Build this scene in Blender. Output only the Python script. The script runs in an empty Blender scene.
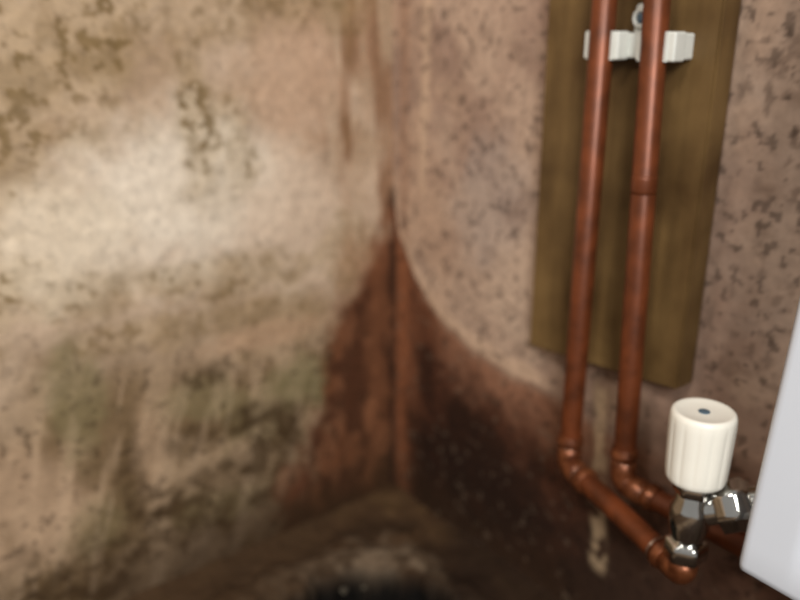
import bpy, bmesh, math
import numpy as np
from mathutils import Vector, Matrix

scene=bpy.context.scene
try:
    scene.view_settings.view_transform='Standard'
    scene.view_settings.look='None'
except Exception: pass

# ------------------------------------------------------------ helpers
def lin(c):
    c=np.array(c,float)/255.0
    return np.where(c<=0.04045,c/12.92,((c+0.055)/1.055)**2.4)
def l4(c,k=1.0):
    v=lin(c)*k
    return (float(v[0]),float(v[1]),float(v[2]),1.0)

def vnoise(u,v,seed):
    iu=np.floor(u).astype(np.int64); iv=np.floor(v).astype(np.int64)
    fu=u-iu; fv=v-iv
    fu=fu*fu*(3-2*fu); fv=fv*fv*(3-2*fv)
    def h(a,b):
        n=(a*374761393+b*668265263+seed*1274126177)&0xffffffff
        n=((n^(n>>13))*1274126177)&0xffffffff
        n=(n^(n>>16))&0xffffff
        return n/float(0xffffff)
    return (h(iu,iv)*(1-fu)+h(iu+1,iv)*fu)*(1-fv)+(h(iu,iv+1)*(1-fu)+h(iu+1,iv+1)*fu)*fv
def fbm(u,v,scale,octv=4,seed=1,sv=None):
    """scale in mm"""
    sv=sv or scale
    r=0;a=.5;t=0
    x=u/scale; y=v/sv
    ca,sa=math.cos(.6),math.sin(.6)
    for i in range(octv):
        r=r+a*vnoise(x*2**i+17.3*i,y*2**i+5.1*i,seed+i*7); t+=a; a*=.55
        if sv==scale: x,y=x*ca-y*sa,x*sa+y*ca
    return r/t
def ss(a,b,x):
    t=np.clip((x-a)/(b-a),0,1); return t*t*(3-2*t)
def mix(c,col,m,k=1.0):
    m=np.clip(m,0,1)[...,None]
    return c*(1-m)+np.array(lin(col)*k)*m

def link(o,parent=None):
    scene.collection.objects.link(o)
    if parent: o.parent=parent
    return o
def empty(name):
    e=bpy.data.objects.new(name,None); e.empty_display_size=.05
    return link(e)
def new_mesh(name,verts,faces,mat=None,smooth=True,parent=None):
    me=bpy.data.meshes.new(name); me.from_pydata([tuple(v) for v in verts],[],faces); me.update()
    if smooth:
        for p in me.polygons: p.use_smooth=True
    o=bpy.data.objects.new(name,me)
    if mat: me.materials.append(mat)
    return link(o,parent)
def bm_obj(name,bm,mat=None,smooth=False,parent=None):
    me=bpy.data.meshes.new(name); bm.normal_update(); bm.to_mesh(me); bm.free()
    if smooth:
        for p in me.polygons: p.use_smooth=True
    if mat: me.materials.append(mat)
    return link(bpy.data.objects.new(name,me),parent)
def box(name,x0,x1,y0,y1,z0,z1,mat,bev=0.001,seg=3,parent=None):
    bm=bmesh.new(); bmesh.ops.create_cube(bm,size=1)
    for v in bm.verts:
        v.co=Vector(((x0+x1)/2+v.co.x*abs(x1-x0),(y0+y1)/2+v.co.y*abs(y1-y0),(z0+z1)/2+v.co.z*abs(z1-z0)))
    if bev: bmesh.ops.bevel(bm,geom=list(bm.edges),offset=bev,segments=seg,affect='EDGES',profile=.5)
    o=bm_obj(name,bm,mat,True if bev else False,parent)
    if bev:
        w=o.modifiers.new('wn','WEIGHTED_NORMAL'); w.keep_sharp=False; w.weight=80
    return o
def round_path(pts,r,n=8):
    P=[Vector(p) for p in pts]; out=[P[0]]
    for i in range(1,len(P)-1):
        a=(P[i-1]-P[i]); b=(P[i+1]-P[i]); rr=min(r,a.length*.48,b.length*.48)
        A=P[i]+a.normalized()*rr; B=P[i]+b.normalized()*rr
        for k in range(n+1):
            t=k/n; out.append(A*(1-t)**2+P[i]*2*t*(1-t)+B*t*t)
    out.append(P[-1]); return out
def tube(name,path,rad,mat,parent=None,n=24,cap=True):
    P=[Vector(p) for p in path]; m=len(P)
    R=rad if isinstance(rad,(list,tuple)) else [rad]*m
    verts=[];faces=[]
    T0=(P[1]-P[0]).normalized()
    up=Vector((1,0,0)) if abs(T0.x)<.9 else Vector((0,0,1))
    N=(up-T0*up.dot(T0)).normalized()
    for i in range(m):
        if i==0: T=T0
        elif i==m-1: T=(P[i]-P[i-1]).normalized()
        else: T=((P[i+1]-P[i]).normalized()+(P[i]-P[i-1]).normalized())
        if T.length<1e-6: T=T0
        T.normalize()
        N=(N-T*N.dot(T)).normalized(); B=T.cross(N)
        for k in range(n):
            a=2*math.pi*k/n
            verts.append(P[i]+(N*math.cos(a)+B*math.sin(a))*R[i])
    for i in range(m-1):
        for k in range(n):
            k2=(k+1)%n
            faces.append((i*n+k,i*n+k2,(i+1)*n+k2,(i+1)*n+k))
    if cap:
        faces.append(tuple(reversed(range(n)))); faces.append(tuple(range((m-1)*n,m*n)))
    return new_mesh(name,verts,faces,mat,True,parent)
def lathe(name,axis0,direction,prof,mat,parent=None,n=32,fn=None):
    d=Vector(direction).normalized(); o=Vector(axis0)
    up=Vector((0,0,1)) if abs(d.z)<.9 else Vector((0,1,0))
    N=(up-d*up.dot(d)).normalized(); B=d.cross(N)
    verts=[];faces=[]
    for (h,r) in prof:
        for k in range(n):
            a=2*math.pi*k/n
            rr=r*(fn(a,h,r) if fn else 1)
            verts.append(o+d*h+(N*math.cos(a)+B*math.sin(a))*rr)
    m=len(prof)
    for i in range(m-1):
        for k in range(n):
            k2=(k+1)%n
            faces.append((i*n+k,i*n+k2,(i+1)*n+k2,(i+1)*n+k))
    faces.append(tuple(reversed(range(n)))); faces.append(tuple(range((m-1)*n,m*n)))
    return new_mesh(name,verts,faces,mat,True,parent)

# ------------------------------------------------------------ materials
def mat_new(name):
    m=bpy.data.materials.new(name); m.use_nodes=True
    nt=m.node_tree; b=nt.nodes['Principled BSDF']
    return m,nt,b
def simple(name,col,rough=.5,metal=0,var=.15,scale=40,bump=.0,k=1.0,col2=None,detail=5,coat=0):
    m,nt,b=mat_new(name); N=nt.nodes; L=nt.links
    tc=N.new('ShaderNodeTexCoord'); no=N.new('ShaderNodeTexNoise')
    no.inputs['Scale'].default_value=scale; no.inputs['Detail'].default_value=detail
    L.new(tc.outputs['Object'],no.inputs['Vector'])
    cr=N.new('ShaderNodeValToRGB')
    a=l4(col,k*(1-var)); c=l4(col2,k) if col2 else l4(col,k*(1+var))
    cr.color_ramp.elements[0].position=.35; cr.color_ramp.elements[0].color=a
    cr.color_ramp.elements[1].position=.68; cr.color_ramp.elements[1].color=c
    L.new(no.outputs['Fac'],cr.inputs['Fac']); L.new(cr.outputs['Color'],b.inputs['Base Color'])
    b.inputs['Roughness'].default_value=rough; b.inputs['Metallic'].default_value=metal
    b.inputs['Coat Weight'].default_value=coat
    if bump:
        bp=N.new('ShaderNodeBump'); bp.inputs['Strength'].default_value=bump; bp.inputs['Distance'].default_value=.002
        L.new(no.outputs['Fac'],bp.inputs['Height']); L.new(bp.outputs['Normal'],b.inputs['Normal'])
    return m
def painted(name,rough=.85,bump=.35):
    m,nt,b=mat_new(name); N=nt.nodes; L=nt.links
    at=N.new('ShaderNodeAttribute'); at.attribute_name='stain'
    tc=N.new('ShaderNodeTexCoord')
    n1=N.new('ShaderNodeTexNoise'); n1.inputs['Scale'].default_value=110; n1.inputs['Detail'].default_value=6
    n2=N.new('ShaderNodeTexNoise'); n2.inputs['Scale'].default_value=22; n2.inputs['Detail'].default_value=5
    L.new(tc.outputs['Object'],n1.inputs['Vector']); L.new(tc.outputs['Object'],n2.inputs['Vector'])
    r1=N.new('ShaderNodeMapRange'); r1.inputs['From Min'].default_value=.3; r1.inputs['From Max'].default_value=.7
    r1.inputs['To Min'].default_value=.88; r1.inputs['To Max'].default_value=1.1
    L.new(n1.outputs['Fac'],r1.inputs['Value'])
    mx=N.new('ShaderNodeMix'); mx.data_type='RGBA'; mx.blend_type='MULTIPLY'; mx.inputs['Factor'].default_value=1
    L.new(at.outputs['Color'],mx.inputs['A']); L.new(r1.outputs['Result'],mx.inputs['B'])
    L.new(mx.outputs['Result'],b.inputs['Base Color'])
    b.inputs['Roughness'].default_value=rough
    b.inputs['Specular IOR Level'].default_value=.15
    bp=N.new('ShaderNodeBump'); bp.inputs['Strength'].default_value=bump; bp.inputs['Distance'].default_value=.002
    ad=N.new('ShaderNodeMath'); ad.operation='ADD'
    L.new(n1.outputs['Fac'],ad.inputs[0]); L.new(n2.outputs['Fac'],ad.inputs[1])
    L.new(ad.outputs[0],bp.inputs['Height']); L.new(bp.outputs['Normal'],b.inputs['Normal'])
    return m

M_wall=painted('mouldy_plaster',.85,.2); M_floor=painted('damp_concrete',.85,.3)
M_copper=simple('oxidised_copper',(98,50,25),.4,.3,.25,55,0,1.0,col2=(120,62,32))
M_fit=simple('copper_fitting',(104,55,30),.34,.55,.3,120,.1,1.0,col2=(138,82,50))
M_solder=simple('solder',(180,165,150),.3,.9,.2,200,.2)
M_plastic=simple('white_plastic',(238,235,224),.32,0,.03,20,0,1.0)
M_clip=simple('white_clip_plastic',(216,218,212),.5,0,.04,60,0,1.0)
M_chrome=simple('chrome',(205,205,202),.1,1,.06,60,0,1.0)
M_rad=simple('white_enamel',(210,216,226),.35,0,.015,6,0,1.0,coat=.15)
M_mark=simple('grey_mark',(80,100,115),.5,0,.1,60)
M_rubble=simple('rubble',(34,26,19),.9,0,.4,90,.5,1.0,col2=(120,110,92))

def wood():
    m,nt,b=mat_new('stained_wood'); N=nt.nodes; L=nt.links
    tc=N.new('ShaderNodeTexCoord'); mp=N.new('ShaderNodeMapping')
    mp.inputs['Scale'].default_value=(1,1,.12); L.new(tc.outputs['Object'],mp.inputs['Vector'])
    n1=N.new('ShaderNodeTexNoise'); n1.inputs['Scale'].default_value=80; n1.inputs['Detail'].default_value=5
    L.new(mp.outputs['Vector'],n1.inputs['Vector'])
    n2=N.new('ShaderNodeTexNoise'); n2.inputs['Scale'].default_value=15; n2.inputs['Detail'].default_value=6
    L.new(tc.outputs['Object'],n2.inputs['Vector'])
    cr=N.new('ShaderNodeValToRGB'); e=cr.color_ramp.elements
    e[0].position=.2; e[0].color=l4((94,72,42)); e[1].position=.85; e[1].color=l4((124,98,60))
    L.new(n1.outputs['Fac'],cr.inputs['Fac'])
    c2=N.new('ShaderNodeValToRGB'); e=c2.color_ramp.elements
    e[0].position=.36; e[0].color=(.36,.30,.24,1); e[1].position=.62; e[1].color=(1,1,1,1)
    L.new(n2.outputs['Fac'],c2.inputs['Fac'])
    mx=N.new('ShaderNodeMix'); mx.data_type='RGBA'; mx.blend_type='MULTIPLY'; mx.inputs['Factor'].default_value=.85
    L.new(cr.outputs['Color'],mx.inputs['A']); L.new(c2.outputs['Color'],mx.inputs['B'])
    L.new(mx.outputs['Result'],b.inputs['Base Color']); b.inputs['Roughness'].default_value=.5
    b.inputs['Specular IOR Level'].default_value=.3
    bp=N.new('ShaderNodeBump'); bp.inputs['Strength'].default_value=.12; bp.inputs['Distance'].default_value=.001
    L.new(n1.outputs['Fac'],bp.inputs['Height']); L.new(bp.outputs['Normal'],b.inputs['Normal'])
    return m
M_wood=wood()

# ------------------------------------------------------------ painted grids
def grid_obj(name,U,V,pos,col,mat,flip=False):
    nu,nv=U.shape
    P=pos.reshape(-1,3)
    idx=np.arange(nu*nv).reshape(nu,nv)
    a=idx[:-1,:-1].ravel();b=idx[1:,:-1].ravel();c=idx[1:,1:].ravel();d=idx[:-1,1:].ravel()
    F=np.stack([a,b,c,d] if not flip else [a,d,c,b],1)
    me=bpy.data.meshes.new(name)
    me.vertices.add(len(P)); me.vertices.foreach_set('co',P.astype(np.float32).ravel())
    me.loops.add(F.size); me.loops.foreach_set('vertex_index',F.astype(np.int32).ravel())
    me.polygons.add(len(F)); me.polygons.foreach_set('loop_start',(np.arange(len(F))*4).astype(np.int32))
    me.polygons.foreach_set('loop_total',np.full(len(F),4,np.int32))
    me.update(calc_edges=True); me.validate()
    me.polygons.foreach_set('use_smooth',np.ones(len(me.polygons),bool))
    at=me.color_attributes.new('stain','FLOAT_COLOR','POINT')
    rgba=np.concatenate([np.clip(col.reshape(-1,3),0,1),np.ones((len(P),1))],1).astype(np.float32)
    at.data.foreach_set('color',rgba.ravel())
    me.materials.append(mat); me.update()
    return link(bpy.data.objects.new(name,me))
K=1.25
TINT=np.array([.965,1.0,1.01])
def blob(s,z,cs,cz,rs,rz,w=.35,seed=3):
    n=fbm(s,z,30,4,seed)-.5
    d=np.sqrt(((s-cs)/rs)**2+((z-cz)/rz)**2)+n*w*2
    return 1-ss(.45,1.25,d)

s_ax=np.concatenate([np.arange(0,480,2.0),np.arange(480,1401,12)])
z_ax=np.concatenate([np.arange(-20,600,2.0),np.arange(600,1401,12)])
S,Z=np.meshgrid(s_ax,z_ax,indexing='ij')

def mould(s,z,seed,scale=9,thr=.56,soft=.07):
    return ss(thr,thr+soft,fbm(s,z,scale,3,seed))

# ---- left wall
def paint_left(s,z):
    n=fbm(s,z,60,5,11); st=fbm(s,z,14,4,21,sv=90)
    c=np.ones(s.shape+(3,))*lin((182,157,135))*K
    c=mix(c,(160,134,110),ss(.4,.65,n),K)
    # streaked rosy plaster near the corner, upper half
    c=mix(c,(152,118,94),(1-ss(45,115,s))*ss(.35,.6,st)*.9,K)
    c=mix(c,(112,82,54),(1-ss(10,26,abs(s-60)))*ss(.42,.62,st)*ss(330,420,z)*.75,K)
    c=mix(c,(118,86,62),(1-ss(6,18,abs(s-14)))*ss(.35,.62,st)*.6,K)
    c=mix(c,(192,158,134),blob(s,z,115,460,60,80,.4,5)*.5,K)
    # large pale patches
    c=mix(c,(212,196,178),blob(s,z,225,375,115,78,.35,8)*.97,K)
    c=mix(c,(206,188,166),blob(s,z,330,350,70,60,.4,9)*.85,K)
    c=mix(c,(200,177,156),blob(s,z,120,335,75,70,.4,10)*.8,K)
    c=mix(c,(190,165,143),blob(s,z,385,215,50,44,.4,10)*.75,K)
    # olive mould freckles in clusters
    m=mould(s,z,31,8,.5,.2); m2=mould(s,z,37,24,.46,.2)
    cl=np.zeros_like(s)
    for (cs,cz,rs,rz,k) in [(205,440,18,55,1),(172,410,16,32,.9),(325,490,70,50,1),(290,535,70,22,.9),(385,400,28,70,.9),(372,320,30,26,.9),
                            (215,303,75,14,.85),(300,300,45,20,.7),(160,292,50,18,.8),(350,440,36,38,.9),(100,530,60,22,.7),(60,300,30,30,.6),
                            (440,400,60,150,.7),(150,245,60,22,.7),(260,258,80,16,.8),(190,370,30,22,.3),(200,520,60,22,.6)]:
        cl=np.maximum(cl,blob(s,z,cs,cz,rs*1.3,rz*1.3,.6,int(cs)%17)*k)
    c=mix(c,(150,126,90),cl*.45,K)
    c=mix(c,(104,82,48),cl*np.maximum(m,m2*.5)*.8,K)
    # lower murk
    low=1-ss(175,280,z+(n-.5)*90)
    c=mix(c,(142,117,90),low*.85,K)
    c=mix(c,(100,78,52),low*ss(.36,.60,fbm(s,z,38,5,41))*.78,K)
    c=mix(c,(172,145,118),low*ss(.54,.68,fbm(s+z*.25,z,12,3,51,sv=110))*.6,K)
    c=mix(c,(178,148,122),blob(s,z,375,130,50,65,.5,12)*.6,K)
    c=mix(c,(174,140,113),blob(s,z,150,232,80,14,.4,13)*.6,K)
    c=mix(c,(174,144,117),blob(s,z,275,150,16,60,.5,16)*.5,K)
    for (cs,cz,rs,rz,k) in [(335,215,30,46,.5),(112,175,46,32,.65),(225,185,60,24,.4),(215,70,60,24,.35),(330,90,30,30,.35),(170,150,40,30,.35)]:
        c=mix(c,(118,108,76),blob(s,z,cs,cz,rs,rz,.8,int(cz)%13)*k,K)
    for (cs,cz,rs,rz,k) in [(212,210,32,12,.8),(138,125,34,32,.95),(165,150,38,16,.85),(335,45,56,36,.85),(240,95,70,20,.8),(290,130,16,55,.55),(270,60,60,26,.75),(180,105,50,28,.8),(230,150,50,16,.6),(160,60,60,36,.8),(390,60,40,40,.4)]:
        c=mix(c,(62,45,26),blob(s,z,cs,cz,rs,rz,.7,int(cs)%11)*k*(.4+.6*mould(s,z,61,12,.38,.2)),K)
    # rising damp by the corner
    edge=np.interp(z,[0,40,120,200,250,300,340,380],[170,128,96,80,54,20,5,-16])+(fbm(s,z,26,4,71)-.5)*50
    tri=1-ss(-16,16,s-edge)
    c=mix(c,(106,62,39),tri*.9,K)
    c=mix(c,(66,38,24),tri*ss(.40,.62,fbm(s,z,18,4,73,sv=36))*.85,K)
    c=mix(c,(132,84,56),(1-ss(4,20,abs(s-26-(fbm(s,z,30,2,75)-.5)*24)))*tri*.4,K)
    c=mix(c,(108,60,40),blob(s,z,133,62,26,34,.6,14)*.55,K)
    # wall colour darker towards the bottom
    bd=1-ss(0,90,z-(fbm(s,z,40,4,81)-.35)*90*np.exp(-s/400))
    c=mix(c,(50,34,20),bd*.88*(1-ss(240,420,s)*.5),K)
    c=mix(c,(52,36,22),ss(.69,.76,fbm(s,z,6,2,91))*.55*(.3+low*.7),K)
    c=mix(c,(46,28,19),(1-ss(1,6,abs(s-2-(fbm(s,z,20,2,92)-.5)*4)))*ss(.3,.55,fbm(s,z,14,3,93))*(1-ss(330,400,z))*.8,K)
    return c*TINT
cL=paint_left(S,Z)
reliefL=((fbm(S,Z,70,4,101)-.5)*5+(fbm(S,Z,12,3,103)-.5)*1.2)*ss(0,25,S)
pos=np.stack([-S/1000,-reliefL/1000,Z/1000],-1)
grid_obj('wall_left',S,Z,pos,cL,M_wall,flip=True)

# ---- right wall
TX=[0,10,36,75,120,173,233,300,420,700]; TZ=[352,305,266,236,219,208,208,200,215,215]
def paint_right(s,z):
    n=fbm(s,z,60,5,211)
    c=np.ones(s.shape+(3,))*lin((164,137,118))*K
    c=mix(c,(142,115,99),ss(.38,.66,n),K)
    c=mix(c,(176,144,120),(1-ss(60,130,s))*.6*ss(.3,.6,fbm(s,z,40,3,213)),K)
    c=mix(c,(190,160,134),(1-ss(3,8,abs(s-48-(z-400)*.02)))*ss(340,380,z)*.5,K)
    c=mix(c,(142,108,86),(1-ss(3,12,abs(s-18)))*.6,K)
    c=mix(c,(148,132,123),blob(s,z,150,360,60,60,.5,21)*.5,K)
    c=mix(c,(176,150,130),blob(s,z,190,290,50,60,.5,22)*.7,K)
    c=mix(c,(168,147,133),blob(s,z,440,420,80,170,.3,23)*.8,K)
    cl=np.maximum(blob(s,z,150,430,80,70,.5,24)*.5,np.maximum(blob(s,z,400,480,70,90,.5,25)*.8,blob(s,z,390,330,60,70,.5,26)*.6))
    cl=np.maximum(cl,blob(s,z,120,280,80,70,.5,27)*.5)
    c=mix(c,(92,74,63),cl*mould(s,z,231,6.5,.54,.2)*.7,K)
    c=mix(c,(112,90,76),mould(s,z,233,18,.55,.22)*.4,K)
    # tide mark curve
    edge=np.interp(s,TX,TZ)+(fbm(s,z,28,3,241)-.5)*14
    dd=edge-z
    c=mix(c,(190,158,132),(1-ss(3,14,abs(dd+8)))*(1-ss(200,240,s))*.5,K)
    w=ss(-6,10,dd)*(1-ss(250,310,s)*.35)
    c=mix(c,(124,82,60),w*.9,K)
    c=mix(c,(98,57,36),w*(1-ss(50,110,s))*.85,K)
    deep=ss(0,66,dd+(fbm(s,z,40,4,243)-.5)*60)
    c=mix(c,(66,37,24),deep*w*ss(24,60,s)*.94,K)
    c=mix(c,(130,78,50),(1-ss(4,12,abs(s-15-(fbm(s,z,30,2,245)-.5)*8)))*w*.55,K)
    c=mix(c,(44,25,16),deep*w*ss(.38,.62,fbm(s,z,26,4,247))*ss(16,50,s)*.75,K)
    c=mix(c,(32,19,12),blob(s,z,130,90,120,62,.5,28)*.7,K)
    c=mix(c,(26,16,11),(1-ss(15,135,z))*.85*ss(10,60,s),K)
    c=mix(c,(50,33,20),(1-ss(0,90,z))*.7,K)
    # area below the board / behind valve
    c=mix(c,(128,100,85),blob(s,z,400,195,70,55,.5,29)*.6,K)
    c=mix(c,(150,122,98),blob(s,z,296,225,26,22,.5,30)*.5,K)
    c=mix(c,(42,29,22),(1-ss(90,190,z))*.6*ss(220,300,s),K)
    # pale vertical streak under the board
    sx=274+(223-z)*.08
    c=mix(c,(176,150,120),(1-ss(3,10,abs(s-sx-(fbm(s,z,25,2,251)-.5)*8)))*ss(60,75,z)*(1-ss(225,250,z))*ss(.3,.5,fbm(s,z,12,3,253)+.04)*.7,K)
    c=mix(c,(30,18,13),ss(.67,.75,fbm(s,z,6,2,261))*.5,K)
    c=mix(c,(110,92,76),ss(.73,.80,fbm(s,z,7,2,263))*w*.3,K)
    c=mix(c,(48,31,20),(1-ss(0,6,s+(fbm(s,z,20,2,265)-.5)*8))*.7*(1-ss(330,400,z)),K)
    return c*TINT
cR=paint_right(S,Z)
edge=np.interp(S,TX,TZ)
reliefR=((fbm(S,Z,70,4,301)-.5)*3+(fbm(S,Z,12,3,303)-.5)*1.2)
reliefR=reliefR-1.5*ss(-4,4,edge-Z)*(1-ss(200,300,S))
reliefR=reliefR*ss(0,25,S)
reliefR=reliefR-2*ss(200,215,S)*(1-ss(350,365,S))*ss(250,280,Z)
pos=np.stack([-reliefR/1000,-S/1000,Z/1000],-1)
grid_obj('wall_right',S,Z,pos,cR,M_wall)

# ---- floor
f_ax=np.concatenate([np.arange(0,420,2.5),np.arange(420,1401,14)])
A,B=np.meshgrid(f_ax,f_ax,indexing='ij')   # A = dist to right wall, B = dist to left wall
nn=fbm(A,B,35,4,401)
k=22.0
m=-k*np.log(np.exp(-A/k)+np.exp(-B/k))+ (nn-.5)*40
m=m+k*.69
h=np.zeros_like(m)
h+=13*(1-ss(-5,60,m))
h+=5*ss(52,70,m)*(1-ss(95,120,m)*.6)
rp=np.sqrt((A-165)**2+(B-185)**2)+(fbm(A,B,20,3,405)-.5)*40
pit=1-ss(88,108,rp)
h-=50*pit
h+=(fbm(A,B,16,4,407)-.5)*5+(nn-.5)*8
c=np.ones(A.shape+(3,))*lin((64,46,30))*K
c=mix(c,(88,67,43),(1-ss(10,50,m))*ss(.35,.7,fbm(A,B,26,4,411))*.8,K)
c=mix(c,(54,36,22),(1-ss(2,30,m))*.8,K)
c=mix(c,(34,23,14),ss(28,46,m)*(1-ss(50,66,m))*.6*ss(.3,.55,fbm(A,B,20,3,414)),K)
c=mix(c,(118,102,84),ss(50,74,m)*.8*ss(.28,.54,fbm(A,B,26,3,412)),K)
c=mix(c,(62,47,33),ss(54,66,m)*ss(.48,.66,fbm(A,B,18,3,413))*.8,K)
c=mix(c,(32,21,14),ss(50,130,B-A)*.85*(1-ss(300,500,A)),K)
c=mix(c,(60,44,29),ss(40,120,A-B)*.8,K)
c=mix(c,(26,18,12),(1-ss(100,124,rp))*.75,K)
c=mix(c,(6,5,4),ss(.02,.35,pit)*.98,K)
pos=np.stack([-A/1000,-B/1000,h/1000],-1)
grid_obj('floor',A,B,pos,c,M_floor)

# rubble in the broken-out hole: one mesh
rng=np.random.RandomState(4)
bm=bmesh.new()
for i in range(70):
    a=rng.uniform(0,2*math.pi); r=.088*math.sqrt(rng.uniform(0,1)); sz=rng.uniform(.003,.010)
    mat=Matrix.Translation((-.165+r*math.cos(a),-.185+r*math.sin(a),-.048+rng.uniform(0,.008)+.3*max(0,r-.07)))@Matrix.Rotation(rng.uniform(0,6),4,Vector(rng.normal(size=3)).normalized())@Matrix.Diagonal((sz,sz*rng.uniform(.5,1),sz*rng.uniform(.4,.9),1))
    g=bmesh.ops.create_icosphere(bm,subdivisions=1,radius=1,matrix=mat)
    for v in g['verts']: v.co+=Vector(rng.normal(size=3))*sz*.15
for (x,y,z,sz) in [(-.138,-.100,-.004,.0035),(-.120,-.108,-.005,.0025)]:
    g=bmesh.ops.create_icosphere(bm,subdivisions=1,radius=sz,matrix=Matrix.Translation((x,y,z)))
    for v in g['verts']: v.co+=Vector(rng.normal(size=3))*sz*.2
bm_obj('rubble_pile',bm,M_rubble)

# ------------------------------------------------------------ board
def board():
    y0,y1=-.212,-.352
    zt=1.1
    bm=bmesh.new()
    vs=[]
    for x in (.0,-.02):
        vs.append([bm.verts.new((x,y0,.256)),bm.verts.new((x,y1,.267)),bm.verts.new((x,y1,zt)),bm.verts.new((x,y0,zt))])
    a,b=vs
    bm.faces.new(a[::-1]); bm.faces.new(b)
    for i in range(4):
        j=(i+1)%4; bm.faces.new((a[i],a[j],b[j],b[i]))
    bmesh.ops.recalc_face_normals(bm,faces=bm.faces)
    bmesh.ops.bevel(bm,geom=list(bm.edges),offset=.0015,segments=2,affect='EDGES')
    return bm_obj('wooden_board',bm,M_wood)
board()

# ------------------------------------------------------------ pipes
RP=.0082
def sleeve(parent,name,p,d,L=.016,r=.0096):
    lathe(name,Vector(p)-Vector(d).normalized()*L/2,d,[(0,RP*.9),(0,r*.96),(.0008,r),(L*.3,r),(L*.42,r*1.1),(L*.58,r*1.1),(L*.7,r),(L-.0008,r),(L,r*.96),(L,RP*.9)],M_fit,parent,24)
    lathe(name+'_solder',Vector(p)-Vector(d).normalized()*(L/2+.0012),d,[(0,RP),(.0006,r*.97),(.0016,r*.98),(.0018,RP)],M_solder,parent,24)
VX,VY=-.085,-.411
cp1=empty('copper_pipe')
path=round_path([(-.040,-.279,1.1),(-.040,-.279,.181),(VX,VY,.181),(VX,VY,.1925)],.011)
tube('pipe',path,RP,M_copper,cp1)
dh=(Vector((VX,VY,0))-Vector((-.040,-.279,0))).normalized()
el=round_path([(-.040,-.279,.200),(-.040,-.279,.181),Vector((-.040,-.279,.181))+dh*.019],.013)
tube('elbow_fitting',el,.0094,M_fit,cp1)
sleeve(cp1,'elbow_collar',(-.040,-.279,.203),(0,0,1),.010)
sleeve(cp1,'elbow_collar_side',Vector((-.040,-.279,.181))+dh*.024,dh,.010)
el=round_path([Vector((VX,VY,.181))-dh*.017,(VX,VY,.181),(VX,VY,.192)],.011)
tube('elbow_fitting_end',el,.0092,M_fit,cp1)
sleeve(cp1,'elbow_collar_end',Vector((VX,VY,.181))-dh*.020,dh,.010)

cp2=empty('copper_pipe')
path=round_path([(-.040,-.300,1.1),(-.040,-.3300,.190),(-.040,-1.35,.186),(-.040,-1.35,.0)],.013)
tube('pipe',path,RP,M_copper,cp2)
d2=Vector((0,.030,.910)).normalized()
b2=Vector((-.040,-.330,.190))
el=round_path([b2+d2*.021,b2,(-.040,-.351,.190)],.013)
tube('elbow_fitting',el,.0094,M_fit,cp2)
sleeve(cp2,'elbow_collar',b2+d2*.024,d2,.010)
sleeve(cp2,'elbow_collar_side',(-.040,-.355,.190),(0,-1,0),.010)
lathe('straight_joint',b2+d2*.215,d2,[(0,RP),(.002,RP*1.03),(.006,RP*1.04),(.010,RP*1.03),(.012,RP)],M_copper,cp2,24)

# ------------------------------------------------------------ double pipe clip
clip=empty('pipe_clip')
zc=.497
box('base_plate',-.0195,-.0300,-.335,-.268,zc-.008,zc+.008,M_clip,.0015,3,clip)
for i,(yc) in enumerate((-.279,-.3199)):
    n=18; ri,ro=.0083,.0105; verts=[];faces=[]
    for j in range(n+1):
        a=math.radians(-100+200*j/n)
        for r in (ri,ro):
            for z in (zc-.009,zc+.009):
                verts.append((-.040+r*math.cos(a),yc+r*math.sin(a),z))
    for j in range(n):
        b=j*4;c2=b+4
        faces+=[(b,b+1,c2+1,c2),(b+2,c2+2,c2+3,b+3),(b,c2,c2+2,b+2),(b+1,b+3,c2+3,c2+1)]
    faces+=[(0,2,3,1),(n*4,n*4+1,n*4+3,n*4+2)]
    new_mesh('cradle_%d'%(i+1),verts,faces,M_clip,False,clip)
for i,(ya,yb) in enumerate(((-.2695,-.2650),(-.2930,-.2885),(-.3115,-.307),(-.3355,-.3290))):
    box('lip_%d'%(i+1),-.029,-.041,ya,yb,zc-.009,zc+.009,M_clip,.0015,3,clip)
box('tab',-.0195,-.027,-.307,-.293,zc+.004,zc+.026,M_clip,.003,4,clip)
lathe('screw_boss',(-.0265,-.300,zc+.017),(-1,0,0),[(0,.0065),(.003,.0062),(.0035,.0055),(.0035,.004),(.001,.0035)],M_clip,clip,24)
lathe('screw_head',(-.027,-.300,zc+.017),(-1,0,0),[(0,.0034),(.002,.0032),(.0026,.002)],M_mark,clip,16)

# ------------------------------------------------------------ radiator valve
valve=empty('radiator_valve')
zb=.2495
def ribs(a,h,r):
    if h<.002 or h>.039: return 1
    return 1+.032*(abs(math.cos(a*7))**.5-.6)
kk=.93
prof=[(0,.0150),(0,.0176),(.0012,.0186),(.004,.0190),(.012,.0194),(.022,.0198),(.031,.0201),(.038,.0203),(.0425,.0203),(.0448,.0197),(.0458,.0186),(.0460,.0172),(.0454,.0155),(.0450,.006),(.0450,.001)]
lathe('cap',(VX,VY,zb),(0,0,1),[(h_,r_*kk) for h_,r_ in prof],M_plastic,valve,112,ribs)
lathe('cap_mark',(VX,VY,zb+.0448),(0,0,1),[(0,.0034),(.0006,.0034),(.0007,.003)],M_mark,valve,20)
hexf=lambda a,h,r: math.cos(math.pi/6)/math.cos(((a+math.pi/6)%(math.pi/3))-math.pi/6)*1.06
lathe('gland_nut',(VX,VY,zb-.010),(0,0,1),[(0,.010),(.0008,.0112),(.010,.0112),(.0105,.010)],M_chrome,valve,36,hexf)
lathe('body',(VX,VY,.205),(0,0,1),[(0,.0085),(.001,.0100),(.006,.0105),(.012,.0122),(.020,.0130),(.026,.0122),(.031,.0102),(.036,.0096),(.037,.009)],M_chrome,valve,40)
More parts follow.
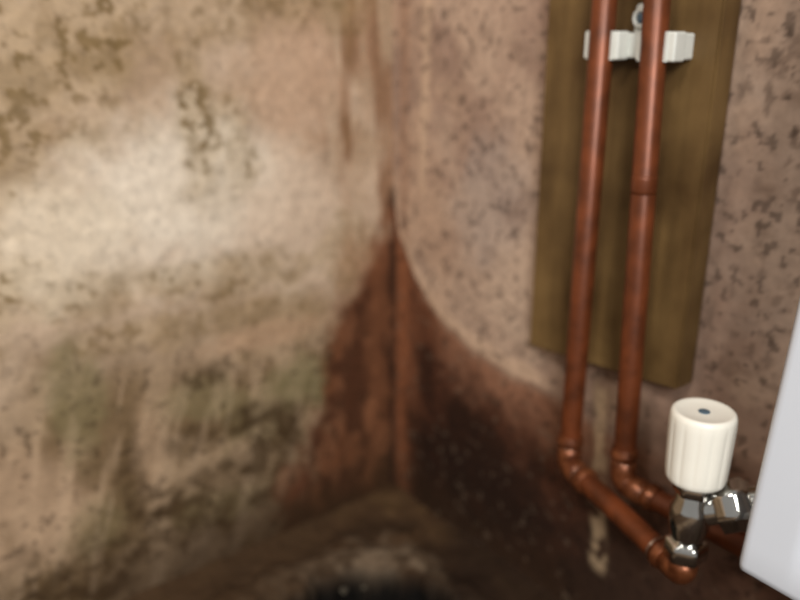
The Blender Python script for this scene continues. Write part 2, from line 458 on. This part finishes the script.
lathe('compression_nut',(VX,VY,.193),(0,0,1),[(0,.0095),(.001,.0125),(.012,.0125),(.0135,.0105)],M_chrome,valve,36,hexf)
ad=Vector((.028,-.044,.022)); p0=Vector((VX,VY,.226))
lathe('tail',p0,ad,[(0,.009),(.010,.0100),(.018,.0098),(.046,.0098),(.053,.0095)],M_chrome,valve,32)
lathe('union_nut',p0+ad.normalized()*.015,ad,[(0,.0110),(.0012,.0150),(.018,.0150),(.0195,.0128),(.022,.0118),(.022,.010)],M_chrome,valve,36,hexf)
lathe('tail_collar',p0+ad.normalized()*.041,ad,[(0,.010),(.001,.0122),(.005,.0122),(.006,.010)],M_chrome,valve,32)

# ------------------------------------------------------------ radiator
rad=empty('radiator')
ry0=-.453; ry1=-1.26; rz0=.218; rz1=.80
def panel(name,xf,th):
    verts=[];faces=[]
    n=400
    zs=[rz0,rz0+.002,rz0+.006,rz0+.02,rz0+.03,rz1-.03,rz1-.02,rz1-.006,rz1-.002,rz1]
    inset=[.004,.001,.0,.0,1,1,.0,.0,.001,.004]
    for i in range(n+1):
        y=ry0+(ry1-ry0)*i/n
        d=min(i,n-i)/n*(ry0-ry1)
        edgev=.004*max(0,1-d/.004)**2
        ph=((ry0-y)-.022)/.0333
        rib=0
        if d>.018:
            t=abs((ph%1)-.5)*2
            rib=.0022*min(1,max(0,(t-.25)/.4))-.0022
            if d<.03: rib*= (d-.018)/.012
        for z,ins in zip(zs,inset):
            off=-rib if ins==1 else ins
            verts.append((xf+max(edgev,0)+off,y,z))
    m_=len(zs)
    for i in range(n):
        for j in range(m_-1):
            faces.append((i*m_+j,(i+1)*m_+j,(i+1)*m_+j+1,i*m_+j+1))
    base=len(verts)
    verts+= [(xf+th,ry0,rz0),(xf+th,ry1,rz0),(xf+th,ry1,rz1),(xf+th,ry0,rz1)]
    faces.append((base,base+3,base+2,base+1))
    faces.append(tuple([i*m_ for i in range(n,-1,-1)]+[base,base+1]))
    faces.append(tuple([i*m_+m_-1 for i in range(0,n+1)]+[base+2,base+3]))
    faces.append(tuple([j for j in range(m_)]+[base+3,base]))
    faces.append(tuple([n*m_+j for j in range(m_-1,-1,-1)]+[base+1,base+2]))
    return new_mesh(name,verts,faces,M_rad,True,rad)
panel('front_panel',-.105,.012)
box('back_panel',-.060,-.048,ry1,ry0-.02,rz0,rz1,M_rad,.003,3,rad)
box('header_bottom',-.094,-.050,ry0-.035,ry0-.007,rz0+.004,rz0+.036,M_rad,.004,3,rad)
box('header_top',-.094,-.059,ry0-.03,ry0-.002,rz1-.034,rz1-.004,M_rad,.004,3,rad)
bm=bmesh.new()
prev=None
for i in range(61):
    y=ry0-.04-(ry0-ry1-.08)*i/60
    x=-.092 if i%2==0 else -.062
    v1=bm.verts.new((x,y,rz0+.04)); v2=bm.verts.new((x,y,rz1-.03))
    if prev: bm.faces.new((prev[0],v1,v2,prev[1]))
    prev=(v1,v2)
bm_obj('convector_fins',bm,M_rad,False,rad)
for i,y in enumerate((-.56,-1.16)):
    box('wall_bracket_%d'%(i+1),-.052,-.001,y-.015,y+.015,rz0+.05,rz0+.09,M_rad,.001,2,rad)
# the radiator hangs slightly out of true on its brackets
piv=Vector((-.105,ry0,rz0))
R=Matrix.Rotation(math.radians(2.2),4,'X')@Matrix.Rotation(math.radians(1.6),4,'Y')
rad.matrix_world=Matrix.Translation(piv)@R@Matrix.Translation(-piv)

# ------------------------------------------------------------ light
def area(name,loc,target,size,power,col):
    l=bpy.data.lights.new(name,'AREA'); l.shape='RECTANGLE'; l.size=size[0]; l.size_y=size[1]
    l.energy=power; l.color=col
    o=bpy.data.objects.new(name,l); link(o); o.location=loc
    o.rotation_euler=(Vector(target)-Vector(loc)).to_track_quat('-Z','Y').to_euler()
    return o
area('window_light',(-1.15,-1.6,1.25),(-.12,-.1,.3),(.4,.55),28,(1,.98,.94))
area('right_wall_fill_light',(-1.3,-.75,1.6),(-.1,-.2,.28),(.25,.25),10,(1,.95,.88))  # added fill from above to lift the right wall
w=bpy.data.worlds.new('room_world'); scene.world=w; w.use_nodes=True
bg=w.node_tree.nodes['Background']; bg.inputs['Color'].default_value=(1,.96,.91,1); bg.inputs['Strength'].default_value=.34

# ------------------------------------------------------------ camera
cam=bpy.data.cameras.new('camera'); co=bpy.data.objects.new('camera',cam); link(co)
cam.sensor_width=36; cam.lens=36
co.location=(-.487,-.6347,.51)
hd=math.radians(52); pt=math.radians(19)
d=Vector((math.cos(hd)*math.cos(pt),math.sin(hd)*math.cos(pt),-math.sin(pt)))
co.rotation_euler=d.to_track_quat('-Z','Y').to_euler()
cam.clip_start=.02
cam.dof.use_dof=True; cam.dof.focus_distance=.40; cam.dof.aperture_fstop=4.0
scene.camera=co
